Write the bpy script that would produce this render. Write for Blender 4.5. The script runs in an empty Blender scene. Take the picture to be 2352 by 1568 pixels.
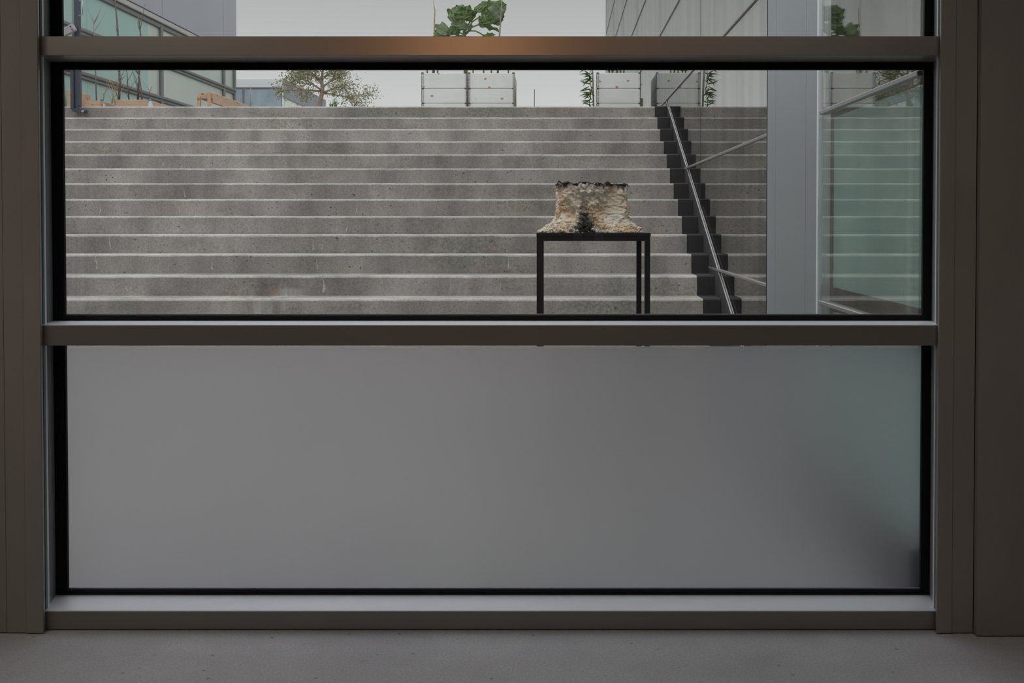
import bpy, bmesh, math, random
from mathutils import Vector, Matrix, noise
random.seed(7)
S = bpy.context.scene
C = S.collection
# ------------------------------------------------------------------ camera
F, VX, VY, TH = 2250.0, 1285.0, 505.0, math.radians(1.1)
E = 1.351                                     # eye height over the room floor
CPY = VY + F*math.tan(TH)
cd = bpy.data.cameras.new('camera'); cam = bpy.data.objects.new('camera', cd); C.objects.link(cam)
cd.sensor_width = 36; cd.lens = F/2352*36
cd.shift_x = -(VX-1176)/2352; cd.shift_y = -(784-CPY)/2352
cd.clip_start = .05; cd.clip_end = 500
cam.location = (0, 0, E); cam.rotation_euler = (math.pi/2-TH, 0, 0)
S.camera = cam
S.view_settings.view_transform = 'Standard'; S.view_settings.look = 'None'
S.view_settings.gamma = 1; S.view_settings.use_curve_mapping = False
S.view_settings.exposure = 0.15

def P(px, py, Y):                             # pixel + real distance -> point in the place
    d = Vector((0, math.cos(TH), -math.sin(TH))) + Vector((1, 0, 0))*((px-VX)/F) + Vector((0, math.sin(TH), math.cos(TH)))*((CPY-py)/F)
    return Vector((0, 0, E)) + d*(Y/d.y)

# ------------------------------------------------------------------ overcast sky
W = bpy.data.worlds.new('World'); S.world = W; W.use_nodes = True
nt = W.node_tree; nt.nodes.clear()
tc = nt.nodes.new('ShaderNodeTexCoord'); sx = nt.nodes.new('ShaderNodeSeparateXYZ')
rp = nt.nodes.new('ShaderNodeValToRGB'); bg = nt.nodes.new('ShaderNodeBackground'); wo = nt.nodes.new('ShaderNodeOutputWorld')
nt.links.new(tc.outputs['Generated'], sx.inputs[0]); nt.links.new(sx.outputs['Z'], rp.inputs[0])
nt.links.new(rp.outputs[0], bg.inputs[0]); nt.links.new(bg.outputs[0], wo.inputs[0])
el = rp.color_ramp.elements
el[0].position = 0.0; el[0].color = (.66, .66, .66, 1)
el[1].position = 1.0; el[1].color = (1.75, 1.79, 1.85, 1)
for p, c in ((.12, (.61, .61, .61)), (.225, (.455, .455, .455)), (.38, (.86, .865, .87)), (.62, (1.42, 1.44, 1.47))):
    e = el.new(p); e.color = (*c, 1)
bg.inputs[1].default_value = 1.0

# ------------------------------------------------------------------ material kit
def srgb(r, g, b):
    f = lambda v: (v/255/12.92 if v/255 <= .04045 else ((v/255+.055)/1.055)**2.4)
    return (f(r), f(g), f(b), 1)
class NT:
    def __init__(s, name):
        s.m = bpy.data.materials.new(name); s.m.use_nodes = True
        s.t = s.m.node_tree; s.t.nodes.clear()
        s.out = s.n('ShaderNodeOutputMaterial')
    def n(s, k, **kw):
        x = s.t.nodes.new(k)
        for a, v in kw.items(): setattr(x, a, v)
        return x
    def l(s, a, b): s.t.links.new(a, b)
    def coords(s, scale=(1, 1, 1)):
        tc = s.n('ShaderNodeTexCoord'); mp = s.n('ShaderNodeMapping'); mp.inputs['Scale'].default_value = scale
        s.l(tc.outputs['Object'], mp.inputs[0]); return mp.outputs[0]
    def noise(s, sc, det=4, scale=(1, 1, 1), rough=.6):
        x = s.n('ShaderNodeTexNoise'); x.inputs['Scale'].default_value = sc; x.inputs['Detail'].default_value = det
        x.inputs['Roughness'].default_value = rough
        s.l(s.coords(scale), x.inputs['Vector']); return x.outputs['Fac']
    def ramp(s, fac, stops):
        x = s.n('ShaderNodeValToRGB'); s.l(fac, x.inputs[0]); e = x.color_ramp.elements
        while len(e) < len(stops): e.new(.5)
        for k, (p, c) in enumerate(stops):
            e[k].position = p; e[k].color = c if len(c) == 4 else (*c, 1)
        return x.outputs[0]
    def mix(s, fac, a, b, mode='MIX'):
        x = s.n('ShaderNodeMix', data_type='RGBA', blend_type=mode)
        for v, i in ((fac, 0), (a, 6), (b, 7)):
            if hasattr(v, 'is_linked'): s.l(v, x.inputs[i])
            elif i == 0: x.inputs[0].default_value = v
            else: x.inputs[i].default_value = v
        return x.outputs[2]
    def bsdf(s, col, rough=.6, metal=0, bump=None, bstr=.2, bdist=.01, spec=.5):
        b = s.n('ShaderNodeBsdfPrincipled')
        if hasattr(col, 'is_linked'): s.l(col, b.inputs['Base Color'])
        else: b.inputs['Base Color'].default_value = col
        b.inputs['Roughness'].default_value = rough; b.inputs['Metallic'].default_value = metal
        b.inputs['Specular IOR Level'].default_value = spec
        if bump is not None:
            u = s.n('ShaderNodeBump'); u.inputs['Strength'].default_value = bstr; u.inputs['Distance'].default_value = bdist
            s.l(bump, u.inputs['Height']); s.l(u.outputs[0], b.inputs['Normal'])
        s.l(b.outputs[0], s.out.inputs[0]); s.b = b; return s
g = lambda v: (v, v, v, 1)
def plain(name, col, rough=.6, metal=0, var=.12, sc=8, scale=(1, 1, 1), spec=.5, bstr=.1):
    t = NT(name); nz = t.noise(sc, 5, scale)
    v = t.ramp(nz, [(.25, g(1-var)), (.75, g(1+var))])
    return t.bsdf(t.mix(1, col, v, 'MULTIPLY'), rough, metal, nz, bstr, .004, spec).m
M = {}
def concrete(name, a, b, speck=.55, moss=.35, pores=True):
    t = NT(name)
    big = t.noise(1.1, 6); fine = t.noise(70, 4, rough=.75); st = t.noise(3.2, 5, (1, 1, .12))
    c = t.mix(t.ramp(big, [(.32, g(0)), (.68, g(1))]), a, b)
    c = t.mix(1, c, t.ramp(st, [(.25, g(.66)), (.52, g(1)), (.78, g(1.22))]), 'MULTIPLY')
    c = t.mix(1, c, t.ramp(fine, [(.3, g(.72)), (.7, g(1.28))]), 'MULTIPLY')
    ms = t.noise(1.7, 5, (.6, 1, 2)); mf = t.noise(38, 4)
    mm = t.mix(1, t.ramp(ms, [(.52, g(0)), (.66, g(moss))]), t.ramp(mf, [(.4, g(0)), (.62, g(1))]), 'MULTIPLY')
    c = t.mix(mm, c, (.13, .135, .07, 1))
    wh = t.noise(2.3, 6, (1.6, 1, .25)); wf = t.noise(24, 5, (1, 1, .3))
    w2 = t.mix(1, t.ramp(wh, [(.6, g(0)), (.72, g(.5))]), t.ramp(wf, [(.45, g(0)), (.6, g(1))]), 'MULTIPLY')
    c = t.mix(w2, c, (.48, .45, .42, 1))
    if pores:
        pz = t.noise(34, 2.5, (1, 1, 1.3), .5); pm = t.noise(2.2, 3)
        pd = t.mix(1, t.ramp(pz, [(.665, g(0)), (.71, g(.9))]), t.ramp(pm, [(.38, g(.15)), (.62, g(1))]), 'MULTIPLY')
        c = t.mix(pd, c, (.04, .036, .033, 1))
        lz = t.noise(52, 2, (1, 1, 1.2), .5); c = t.mix(t.ramp(lz, [(.70, g(0)), (.75, g(.6))]), c, (.62, .57, .52, 1))
        bn = t.noise(13, 4, (1, 1, 1.4)); bm_ = t.noise(.9, 3, (1, 1, 2.5))
        bd = t.mix(1, t.ramp(bn, [(.60, g(0)), (.70, g(.75))]), t.ramp(bm_, [(.5, g(0)), (.62, g(1))]), 'MULTIPLY')
        c = t.mix(bd, c, (.46, .34, .26, 1))
        # old run-off stain, pale lime and rust, at one place on the lower risers
        tcx = t.n('ShaderNodeTexCoord'); sp = t.n('ShaderNodeSeparateXYZ'); t.l(tcx.outputs['Object'], sp.inputs[0])
        def band(sock, lo, hi, soft):
            a = t.n('ShaderNodeMapRange', interpolation_type='SMOOTHSTEP'); a.inputs[1].default_value = lo-soft; a.inputs[2].default_value = lo+soft; t.l(sock, a.inputs[0])
            b_ = t.n('ShaderNodeMapRange', interpolation_type='SMOOTHSTEP'); b_.inputs[1].default_value = hi+soft; b_.inputs[2].default_value = hi-soft; t.l(sock, b_.inputs[0])
            m = t.n('ShaderNodeMath', operation='MULTIPLY'); t.l(a.outputs[0], m.inputs[0]); t.l(b_.outputs[0], m.inputs[1]); return m.outputs[0]
        bx = t.n('ShaderNodeMath', operation='MULTIPLY'); t.l(band(sp.outputs['X'], -2.75, -2.05, .22), bx.inputs[0]); t.l(band(sp.outputs['Z'], .3, .80, .02), bx.inputs[1])
        dr = t.noise(7, 5, (1.2, 1, .10)); dg = t.noise(30, 4, (1, 1, .5)); rr_ = t.noise(4.3, 3, (1.5, 1, .2))
        dm = t.mix(1, t.ramp(dr, [(.46, g(0)), (.62, g(.85))]), t.ramp(dg, [(.3, g(.4)), (.6, g(1))]), 'MULTIPLY')
        dm = t.mix(1, dm, bx.outputs[0], 'MULTIPLY')
        c = t.mix(dm, c, t.mix(t.ramp(rr_, [(.50, g(0)), (.60, g(1))]), (.60, .58, .56, 1), (.40, .27, .20, 1)))
    return t.bsdf(c, .88, 0, fine, .35, .006, .25).m
M['concrete'] = concrete('stair_concrete', (.275, .252, .236, 1), (.475, .436, .408, 1), moss=.55)
M['nose'] = concrete('worn_edge_concrete', (.42, .395, .372, 1), (.60, .57, .54, 1), moss=.2, pores=False)
M['yard'] = concrete('yard_concrete', (.25, .24, .225, 1), (.33, .315, .30, 1))
def floor_mat():
    t = NT('room_floor_concrete'); a = t.noise(2.2, 6); b = t.noise(140, 3); d = t.noise(14, 4)
    c = t.mix(t.ramp(a, [(.3, g(0)), (.7, g(1))]), (.50, .49, .50, 1), (.62, .61, .62, 1))
    c = t.mix(1, c, t.ramp(b, [(.3, g(.86)), (.7, g(1.14))]), 'MULTIPLY')
    c = t.mix(t.ramp(d, [(.66, g(0)), (.74, g(.5))]), c, (.36, .35, .35, 1))
    v = t.n('ShaderNodeTexVoronoi'); v.inputs['Scale'].default_value = 11; t.l(t.coords(), v.inputs['Vector'])
    c = t.mix(t.ramp(v.outputs['Distance'], [(.05, g(.7)), (.075, g(0))]), c, (.25, .24, .23, 1))
    return t.bsdf(c, .7, 0, b, .10, .002, .3).m
M['floor'] = floor_mat()
M['crust'] = plain('lime_crust', (.54, .48, .43, 1), .9, 0, .2, 60)
M['coat'] = plain('black_coating', (.035, .032, .035, 1), .7, 0, .2, 20)
M['curb'] = plain('dark_curb_metal', (.06, .055, .058, 1), .5, 0, .15, 10)
M['trimmetal'] = plain('bright_trim', (.55, .55, .56, 1), .32, 1, .08, 30)
M['frame'] = plain('frame_paint', (.30, .268, .24, 1), .34, .35, .05, 3, (.3, 1, 1), .5, .03)
M['cap'] = plain('pale_trim_and_sill_light', (.86, .88, .92, 1), .35, .1, .03, 8, (.2, 1, 1), .5, .02)  # pale trim colour; on the sill and transom plates it paints in sky light
M['sillmetal'] = plain('sill_paint', (.27, .243, .215, 1), .34, .35, .05, 3)
M['casing'] = plain('casing_paint', (.33, .29, .26, 1), .5, 0, .10, 5, (1, 1, .4), .4, .04)
M['jamb'] = plain('jamb_aluminium', (.36, .38, .40, 1), .4, .5, .06, 6)
M['gasket'] = plain('black_rubber', (.005, .005, .006, 1), .55, 0, .2, 40, (1, 1, 1), .25)
M['gasketline'] = plain('grey_bead', (.25, .26, .30, 1), .35, .3, .1, 20)
M['plaster'] = plain('room_plaster', (.38, .36, .33, 1), .9, 0, .05, 3)
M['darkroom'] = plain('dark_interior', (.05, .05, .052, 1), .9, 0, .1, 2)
M['black'] = plain('black_steel', (.022, .021, .024, 1), .45, .2, .15, 15)
M['postsheet'] = plain('grey_cladding', (.335, .36, .385, 1), .42, .25, .04, 2)
M['railbar'] = plain('satin_bar', (.40, .385, .38, 1), .38, .6, .12, 25)
M['joint'] = plain('silicone_joint', (.05, .05, .05, 1), .6)
M['teal'] = plain('teal_backing', (.42, .66, .63, 1), .7, 0, .12, 2, (1, 1, .4))
M['ltrim'] = plain('grey_rail', (.20, .20, .195, 1), .5, .2, .1, 4)
M['ltrimlight'] = plain('pale_rail', (.46, .45, .44, 1), .5, .2, .1, 4)
M['lpanel'] = plain('grey_wall_panel', (.36, .375, .41, 1), .5, 0, .04, 1.5)
M['farwall'] = plain('far_wall', (.66, .67, .70, 1), .8, 0, .05, 1)
M['farroof'] = plain('far_parapet', (.26, .265, .285, 1), .8, 0, .05, 1)
M['farpale'] = plain('far_pale_panel', (.66, .69, .64, 1), .7, 0, .05, 1)
M['darkpost'] = plain('blue_grey_post', (.06, .065, .085, 1), .45, .2, .1, 12)
M['greybeam'] = plain('grey_beam', (.38, .35, .365, 1), .7, 0, .15, 20)
M['stem'] = plain('bare_stem', (.19, .14, .125, 1), .85, 0, .35, 40)
M['drystem'] = plain('dry_stem', (.48, .34, .19, 1), .85, 0, .3, 40)
M['bark'] = plain('tree_bark', (.40, .30, .25, 1), .9, 0, .3, 20)
M['greenstem'] = plain('green_stem', (.26, .31, .14, 1), .6, 0, .2, 30)
M['hinge'] = plain('galvanised_hinge', (.74, .745, .75, 1), .4, .5, .25, 90)
M['rust'] = plain('rust_stud', (.16, .07, .04, 1), .8, 0, .3, 60)
M['soil'] = plain('soil', (.06, .045, .035, 1), .95, 0, .3, 30)
M['plastic'] = plain('clear_bottle', (.55, .62, .68, 1), .25, 0, .2, 40)
def foliage(name, a, b, sc=9):
    t = NT(name); nz = t.noise(sc, 5)
    c = t.mix(t.ramp(nz, [(.3, g(0)), (.7, g(1))]), a, b)
    t.bsdf(c, .55, 0, nz, .3, .004, .4)
    tr = t.n('ShaderNodeBsdfTranslucent'); t.l(c, tr.inputs[0])
    mx = t.n('ShaderNodeMixShader'); mx.inputs[0].default_value = .25
    t.l(t.b.outputs[0], mx.inputs[1]); t.l(tr.outputs[0], mx.inputs[2]); t.l(mx.outputs[0], t.out.inputs[0])
    return t.m
M['kale'] = foliage('kale_leaf', (.17, .29, .10, 1), (.46, .60, .30, 1), 22)
M['kalepale'] = foliage('kale_leaf_pale', (.30, .42, .22, 1), (.62, .66, .52, 1), 20)
M['treeleaf'] = foliage('tree_leaf', (.2, .21, .10, 1), (.38, .38, .22, 1), 6)
M['vineleaf'] = foliage('vine_leaf', (.10, .17, .05, 1), (.25, .34, .12, 1), 12)
def wood(name, a, b, knots=True, knotcol=(.42, .19, .07, 1)):
    t = NT(name); gr = t.noise(5, 5, (1.2, 3, 16)); big = t.noise(2, 3)
    c = t.mix(t.ramp(gr, [(.35, g(0)), (.7, g(1))]), a, b)
    c = t.mix(1, c, t.ramp(big, [(.3, g(.93)), (.7, g(1.06))]), 'MULTIPLY')
    if knots:
        v = t.n('ShaderNodeTexVoronoi'); v.inputs['Scale'].default_value = 6.5; t.l(t.coords((1, 1, 1.5)), v.inputs['Vector'])
        c = t.mix(t.ramp(v.outputs['Distance'], [(.12, g(1)), (.16, g(0))]), c, knotcol)
    return t.bsdf(c, .75, 0, gr, .2, .003, .3).m
M['palewood'] = wood('overexposed_board', (.90, .88, .85, 1), (.95, .94, .93, 1), True, (.55, .30, .13, 1))  # near-white colour holds overexposure; the boards themselves are pale orange-ish wood
M['orangewood'] = wood('spruce_board', (.56, .37, .25, 1), (.66, .47, .34, 1))
M['greywood'] = wood('weathered_stake', (.34, .29, .25, 1), (.48, .43, .39, 1), False)
M['greenwood'] = plain('green_board', (.28, .31, .22, 1), .8, 0, .15, 6)
def glass(name, refl, tint=(1, 1, 1, 1), gtint=(1, 1, 1, 1), rough=0.0, wave=0.0):
    t = NT(name); tr = t.n('ShaderNodeBsdfTransparent'); tr.inputs[0].default_value = tint
    gl = t.n('ShaderNodeBsdfGlossy'); gl.inputs[0].default_value = gtint; gl.inputs['Roughness'].default_value = rough
    if wave:
        u = t.n('ShaderNodeBump'); u.inputs['Strength'].default_value = wave; u.inputs['Distance'].default_value = .02
        t.l(t.noise(1.3, 1, (1, 1.2, .8)), u.inputs['Height']); t.l(u.outputs[0], gl.inputs['Normal'])
    if wave: t.l(t.mix(1, gtint, t.ramp(t.noise(5, 3, (1, 1, .02)), [(.3, g(.86)), (.6, g(1.0))]), 'MULTIPLY'), gl.inputs[0])
    mx = t.n('ShaderNodeMixShader'); mx.inputs[0].default_value = refl
    t.l(tr.outputs[0], mx.inputs[1]); t.l(gl.outputs[0], mx.inputs[2]); t.l(mx.outputs[0], t.out.inputs[0])
    return t.m
M['clear'] = glass('clear_pane', .05, (.96, .975, .97, 1))
M['facade'] = glass('coated_facade_glass', .54, (.58, .6, .59, 1), (.96, .96, .94, 1), .0, .012)
M['facadenear'] = glass('coated_facade_glass_near', .26, (.95, .97, .96, 1), (.95, .95, .92, 1), .0, .03)
M['farwindow'] = plain('far_window', (.30, .37, .42, 1), .2, 0, .3, 1.5)
def tealpane(name, col, col2):
    t = NT(name); nz = t.noise(2.2, 3, (1, 1, .05))
    t.bsdf(t.mix(t.ramp(nz, [(.35, g(0)), (.65, g(1))]), col, col2), .25, 0, None, spec=.5); return t.m
M['lteal'] = tealpane('teal_channel_glass', (.31, .50, .46, 1), (.36, .52, .475, 1))
M['lpale'] = tealpane('pale_channel_glass', (.47, .53, .475, 1), (.53, .57, .52, 1))
def frost():
    t = NT('frosted_pane'); b = t.n('ShaderNodeBsdfPrincipled')
    b.inputs['Base Color'].default_value = (.80, .82, .86, 1); b.inputs['Roughness'].default_value = .62
    b.inputs['Transmission Weight'].default_value = 1; b.inputs['IOR'].default_value = 1.35; b.inputs['Specular IOR Level'].default_value = .3
    t.l(b.outputs[0], t.out.inputs[0]); return t.m
M['frost'] = frost()

# ------------------------------------------------------------------ mesh kit
def link(name, me, mat=None, parent=None):
    o = bpy.data.objects.new(name, me); C.objects.link(o)
    if mat is not None and me is not None and not me.materials:
        for m_ in (mat if isinstance(mat, (list, tuple)) else [mat]): me.materials.append(m_ if not isinstance(m_, str) else M[m_])
    if parent is not None: o.parent = parent
    return o
def tag(o, label, cat=None, group=None, kind=None):
    o['label'] = label
    if cat: o['category'] = cat
    if group: o['group'] = group
    if kind: o['kind'] = kind
    return o
def empty(name, loc=(0, 0, 0), rz=0):
    o = bpy.data.objects.new(name, None); C.objects.link(o); o.location = loc; o.rotation_euler.z = rz
    o.empty_display_size = .1; return o
class B:
    def __init__(s): s.bm = bmesh.new()
    def box(s, x0, x1, y0, y1, z0, z1, mi=0):
        v = [s.bm.verts.new(p) for p in ((x0, y0, z0), (x1, y0, z0), (x1, y1, z0), (x0, y1, z0), (x0, y0, z1), (x1, y0, z1), (x1, y1, z1), (x0, y1, z1))]
        for q in ((3, 2, 1, 0), (4, 5, 6, 7), (0, 1, 5, 4), (1, 2, 6, 5), (2, 3, 7, 6), (3, 0, 4, 7)):
            f = s.bm.faces.new([v[i] for i in q]); f.material_index = mi
        return s
    def prism(s, pts, lo, hi, axis='z', mi=0):
        mk = {'z': lambda a, b, t: (a, b, t), 'x': lambda a, b, t: (t, a, b), 'y': lambda a, b, t: (a, t, b)}[axis]
        A = [s.bm.verts.new(mk(a, b, lo)) for a, b in pts]; D = [s.bm.verts.new(mk(a, b, hi)) for a, b in pts]
        fs = [s.bm.faces.new(A[::-1]), s.bm.faces.new(D)]; n = len(pts)
        for i in range(n): fs.append(s.bm.faces.new((A[i], A[(i+1) % n], D[(i+1) % n], D[i])))
        for f in fs: f.material_index = mi
        return s
    def tube(s, pts, rad, seg=8, mi=0):
        pts = [Vector(p) for p in pts]; rs = rad if isinstance(rad, (list, tuple)) else [rad]*len(pts); rings = []
        for i, p in enumerate(pts):
            d = (pts[min(i+1, len(pts)-1)]-pts[max(i-1, 0)]).normalized()
            u = d.cross(Vector((.31, .87, .38))).normalized(); w = d.cross(u)
            rings.append([s.bm.verts.new(p+(u*math.cos(a)+w*math.sin(a))*rs[i]) for a in (2*math.pi*k/seg for k in range(seg))])
        for a, b in zip(rings, rings[1:]):
            for k in range(seg):
                f = s.bm.faces.new((a[k], a[(k+1) % seg], b[(k+1) % seg], b[k])); f.smooth = True; f.material_index = mi
        s.bm.faces.new(rings[0][::-1]).material_index = mi; s.bm.faces.new(rings[-1]).material_index = mi
        return s
    def bevel(s, w=.002, seg=1):
        bmesh.ops.bevel(s.bm, geom=s.bm.edges[:], offset=w, segments=seg, affect='EDGES', profile=.5); return s
    def mesh(s, name):
        bmesh.ops.recalc_face_normals(s.bm, faces=s.bm.faces[:])
        me = bpy.data.meshes.new(name); s.bm.to_mesh(me); s.bm.free(); return me
    def build(s, name, mat, parent=None): return link(name, s.mesh(name), mat, parent)

# ------------------------------------------------------------------ the room
ZW = 3.2                                      # mullion face distance
ft = P(1285, 83, ZW).z; fb = P(1285, 127, ZW).z         # upper transom face
mt = P(1285, 748, ZW).z; mb = P(1285, 793.5, ZW).z      # middle transom face
st_ = P(1285, 1404, ZW).z; TOP = 2.56
XL0, XR0 = P(92, 750, 3.17).x, P(2157, 750, 3.17).x     # casing edges
XL1, XR1 = P(122, 750, 3.335).x, P(2139.5, 750, 3.335).x
def struct(o, label): return tag(o, label, kind='structure')
struct(B().box(-3.6, 3.2, -5.2, 3.30, -.2, 0).build('floor', 'floor'), 'grey concrete room floor in front of the window')
struct(B().box(-3.6, 3.2, -5.2, 3.2, 2.7, 2.75).build('ceiling', 'plaster'), 'pale ceiling of the dim room')
struct(B().box(-3.8, 3.4, -5.4, -5.2, -.2, 2.75).build('wall_back', 'plaster'), 'plain back wall of the dim room')
struct(B().box(-3.8, -3.6, -5.2, 3.2, -.2, 2.75).build('wall_left', 'plaster'), 'plain left side wall of the dim room')
struct(B().box(3.2, 3.4, -5.2, 3.2, -.2, 2.75).build('wall_right', 'plaster'), 'plain right side wall of the dim room')
wf = empty('wall_front', (0, 3.2, 0)); struct(wf, 'outer wall of the building that holds the window')
def part(b, name, mat, parent):
    o = b.build(name, mat, parent); o.matrix_parent_inverse = parent.matrix_basis.inverted(); return o
part(B().box(-7.0, XL1-.004, 3.215, 3.40, -1.6, 2.75), 'wall_panel', 'darkroom', wf)
part(B().box(XR1+.004, 4.4, 3.215, 3.40, -1.6, 2.75), 'wall_panel', 'darkroom', wf)
part(B().box(XL1-.004, XR1+.004, 3.215, 3.40, TOP, 2.75), 'wall_panel', 'darkroom', wf)
part(B().box(XL1-.004, XR1+.004, 3.302, 3.40, -1.6, -.01), 'wall_panel', 'darkroom', wf)
struct(B().box(-7.0, 4.4, -5.4, 3.41, 2.751, 2.9).build('roof_slab', 'ltrim'), 'flat roof over the room')
# casings either side of the window: flat boards with thin seams
def casing(name, label, edges):
    r = empty(name, ((edges[0][0]+edges[-1][1])/2, 3.19, 0)); struct(r, label)
    for x0, x1, y in edges: part(B().box(x0, x1, y, (y+.0035 if y > 3.16 else 3.1765), 0.004, 2.695).bevel(.0008), 'casing_board', 'casing', r)
    return r
xs = lambda px: P(px, 750, 3.17).x
casing('trim_1', 'brown-grey casing boards left of the window', [(-3.6, xs(5.5), 3.176), (xs(6.7), xs(52), 3.174), (xs(52.8), XL0, 3.17)])
casing('trim_2', 'dark brown-grey casing boards right of the window', [(XR0, xs(2191), 3.17), (xs(2191.7), xs(2241), 3.173), (xs(2243), 3.2, 3.15)])
# window: jambs, transoms, gaskets, panes
win = empty('window_1', (0, 3.3, 0)); struct(win, 'wide window with grey metal transoms, clear glass above and frosted glass below')
wp = lambda b, n, m: part(b, n, m, win)
def lerp(a, b, t): return a+(b-a)*t
for sgn, x0, x1 in ((-1, XL0, XL1), (1, XR0, XR1)):
    yy = lambda t: lerp(3.1745, 3.335, t); xx = lambda t: lerp(x0, x1, t)
    cuts = [(0, .12, 'jamb', 0), (.12, .28, 'gasket', .004), (.27, .41, 'cap', -.003), (.40, .52, 'gasket', .004), (.52, 1, 'jamb', .0)]
    for a, b, m, off in cuts:
        wp(B().prism([(xx(a)+sgn*off, yy(a)), (xx(b)+sgn*off, yy(b)), (xx(b)+sgn*.03, yy(b)), (xx(a)+sgn*.03, yy(a))], 0.002, TOP), 'jamb_strip' if m != 'gasket' else 'jamb_gasket', m)
YG = 3.335
# back of the frame, face of the gaskets
xa, xb = XL0-.012, XR0+.012
trap = lambda y0, e=0: [(xa-e, y0), (xb+e, y0), (XR1+.012, YG), (XL1-.012, YG)]
wp(B().prism(trap(ZW), fb, ft).bevel(.0015), 'transom', 'frame')
wp(B().prism(trap(ZW), mb, mt).bevel(.0015), 'transom', 'frame')
wp(B().prism(trap(ZW), 0.003, st_).bevel(.0015), 'sill', 'sillmetal')
for z_ in (mt, st_): wp(B().prism(trap(ZW-.0005), z_+.0003, z_+.003), 'painted_light_plate', 'cap')  # added pale plates; their colour stands in for sky light on these tops
pl, pr = P(149, 750, YG).x, P(2118.5, 750, YG).x
YP = 3.352
def gaskets(z0, z1, gb, gt):
    # frame of black rubber seals around one pane between heights z0 (bottom) and z1 (top)
    wp(B().box(XL1-.02, pl, YG, YG+.014, z0, z1).bevel(.001), 'glazing_gasket', 'gasket')
    wp(B().box(pr, XR1+.02, YG, YG+.014, z0, z1).bevel(.001), 'glazing_gasket', 'gasket')
    if gb: 
        wp(B().box(pl, pr, YG, YG+.014, z0, gb).bevel(.001), 'glazing_gasket', 'gasket')
        wp(B().box(pl, pr, YG+.006, YG+.0135, gb, gb+.004), 'glazing_bead', 'gasketline')
    if gt: wp(B().box(pl, pr, YG, YG+.014, gt, z1).bevel(.001), 'glazing_gasket', 'gasket')
gaskets(ft, TOP, ft+.01, TOP-.03)
gaskets(mt, fb, P(1285, 724, YG).z, P(1285, 160, YG).z)
gaskets(st_, mb, P(1285, 1354, YG).z, None)
wp(B().box(XL1-.01, XR1+.01, YP, YP+.010, ft, TOP), 'pane', 'clear')
wp(B().box(XL1-.01, XR1+.01, YP, YP+.010, mt-.03, fb+.02), 'pane', 'clear')
fp = wp(B().box(XL1-.01, XR1+.01, YP, YP+.010, st_-.02, P(1285, 796, YP).z), 'frosted_pane', 'frost')
fp['label'] = 'frosted glass pane'
wp(B().box(XL1, XR1, YP+.012, 3.40, mb-.002, mt), 'outer_transom', 'gasket')
wp(B().box(XL1, XR1, YP+.012, 3.40, fb+.002, ft), 'outer_transom', 'gasket')
wp(B().box(XL1, XR1, YP+.012, 3.40, -.01, st_-.02), 'outer_sill', 'gasket')

# ------------------------------------------------------------------ yard, stairs, terrace
Y0, T = 7.53, .32
z0 = P(1285, 686, Y0).z; z12 = P(1285, 244.2, Y0+12*T).z; R = (z12-z0)/12
XE, XG, XW = 1.108, 1.253, -6.4
NB = -4
GZ = z0+(NB-1)*R
struct(B().box(-7, 4.5, 3.40, Y0+NB*T+.3, GZ-.3, GZ).build('courtyard_paving', 'yard'), 'grey concrete courtyard floor at the foot of the stairs')
stairs = tag(empty('concrete_stairs', (0, Y0+NB*T, GZ)), 'broad grey weathered concrete stairs rising behind the window', 'stairs')
def step_mesh(n):
    zt = z0+n*R; yf = Y0+n*T; x0, x1 = XW, XE; N = 190; ch = .0165
    bm = bmesh.new(); rows = []
    yb = yf+T+.02 if n < 12 else yf+.6
    for i in range(N+1):
        x = lerp(x0, x1, i/N)
        a = noise.noise(Vector((x*2.1, n*7.3, 0)))*.004+noise.noise(Vector((x*9, n*3.1, 4)))*.0035
        b = noise.noise(Vector((x*3.3, n*5.7, 9)))*.006+noise.noise(Vector((x*17, n*2.1, 2)))*.004
        sag = -.012*((x+2.4)/4)**2*0
        pr_ = [(yb, zt-R-.02), (yf+b*.3, zt-R-.02), (yf+b*.4, zt-ch+a), (yf+ch*.35+b*.5, zt-ch*.3+a*.6), (yf+ch+.004, zt+a*.2), (yb, zt)]
        rows.append([bm.verts.new((x, y, z+sag)) for y, z in pr_])
    for p, q in zip(rows, rows[1:]):
        for k in range(6):
            f = bm.faces.new((p[k], p[(k+1) % 6], q[(k+1) % 6], q[k]))
            f.material_index = 1 if k in (2, 3) else 0
    bm.faces.new(rows[0]); bm.faces.new(rows[-1][::-1])
    bmesh.ops.recalc_face_normals(bm, faces=bm.faces[:])
    me = bpy.data.meshes.new('step'); bm.to_mesh(me); bm.free(); return me
steps = {}
for n in range(NB, 13):
    o = link('step', step_mesh(n), ['concrete', 'nose'], stairs); o.matrix_parent_inverse = stairs.matrix_basis.inverted(); steps[n] = o
    zt = z0+n*R; yf = Y0+n*T
    yb = yf+T-.002 if n < 12 else yf+.6
    w = .004*random.uniform(-1, 1)
    part(B().prism([(yf-.005, zt-R+.001), (yb, zt-R+.001), (yb, zt+.003), (yf+.006, zt+.003), (yf-.005, zt-.008)], XE-.004+w, XG-.012, 'x'), 'black_edge_coating', 'coat', stairs)
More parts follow.
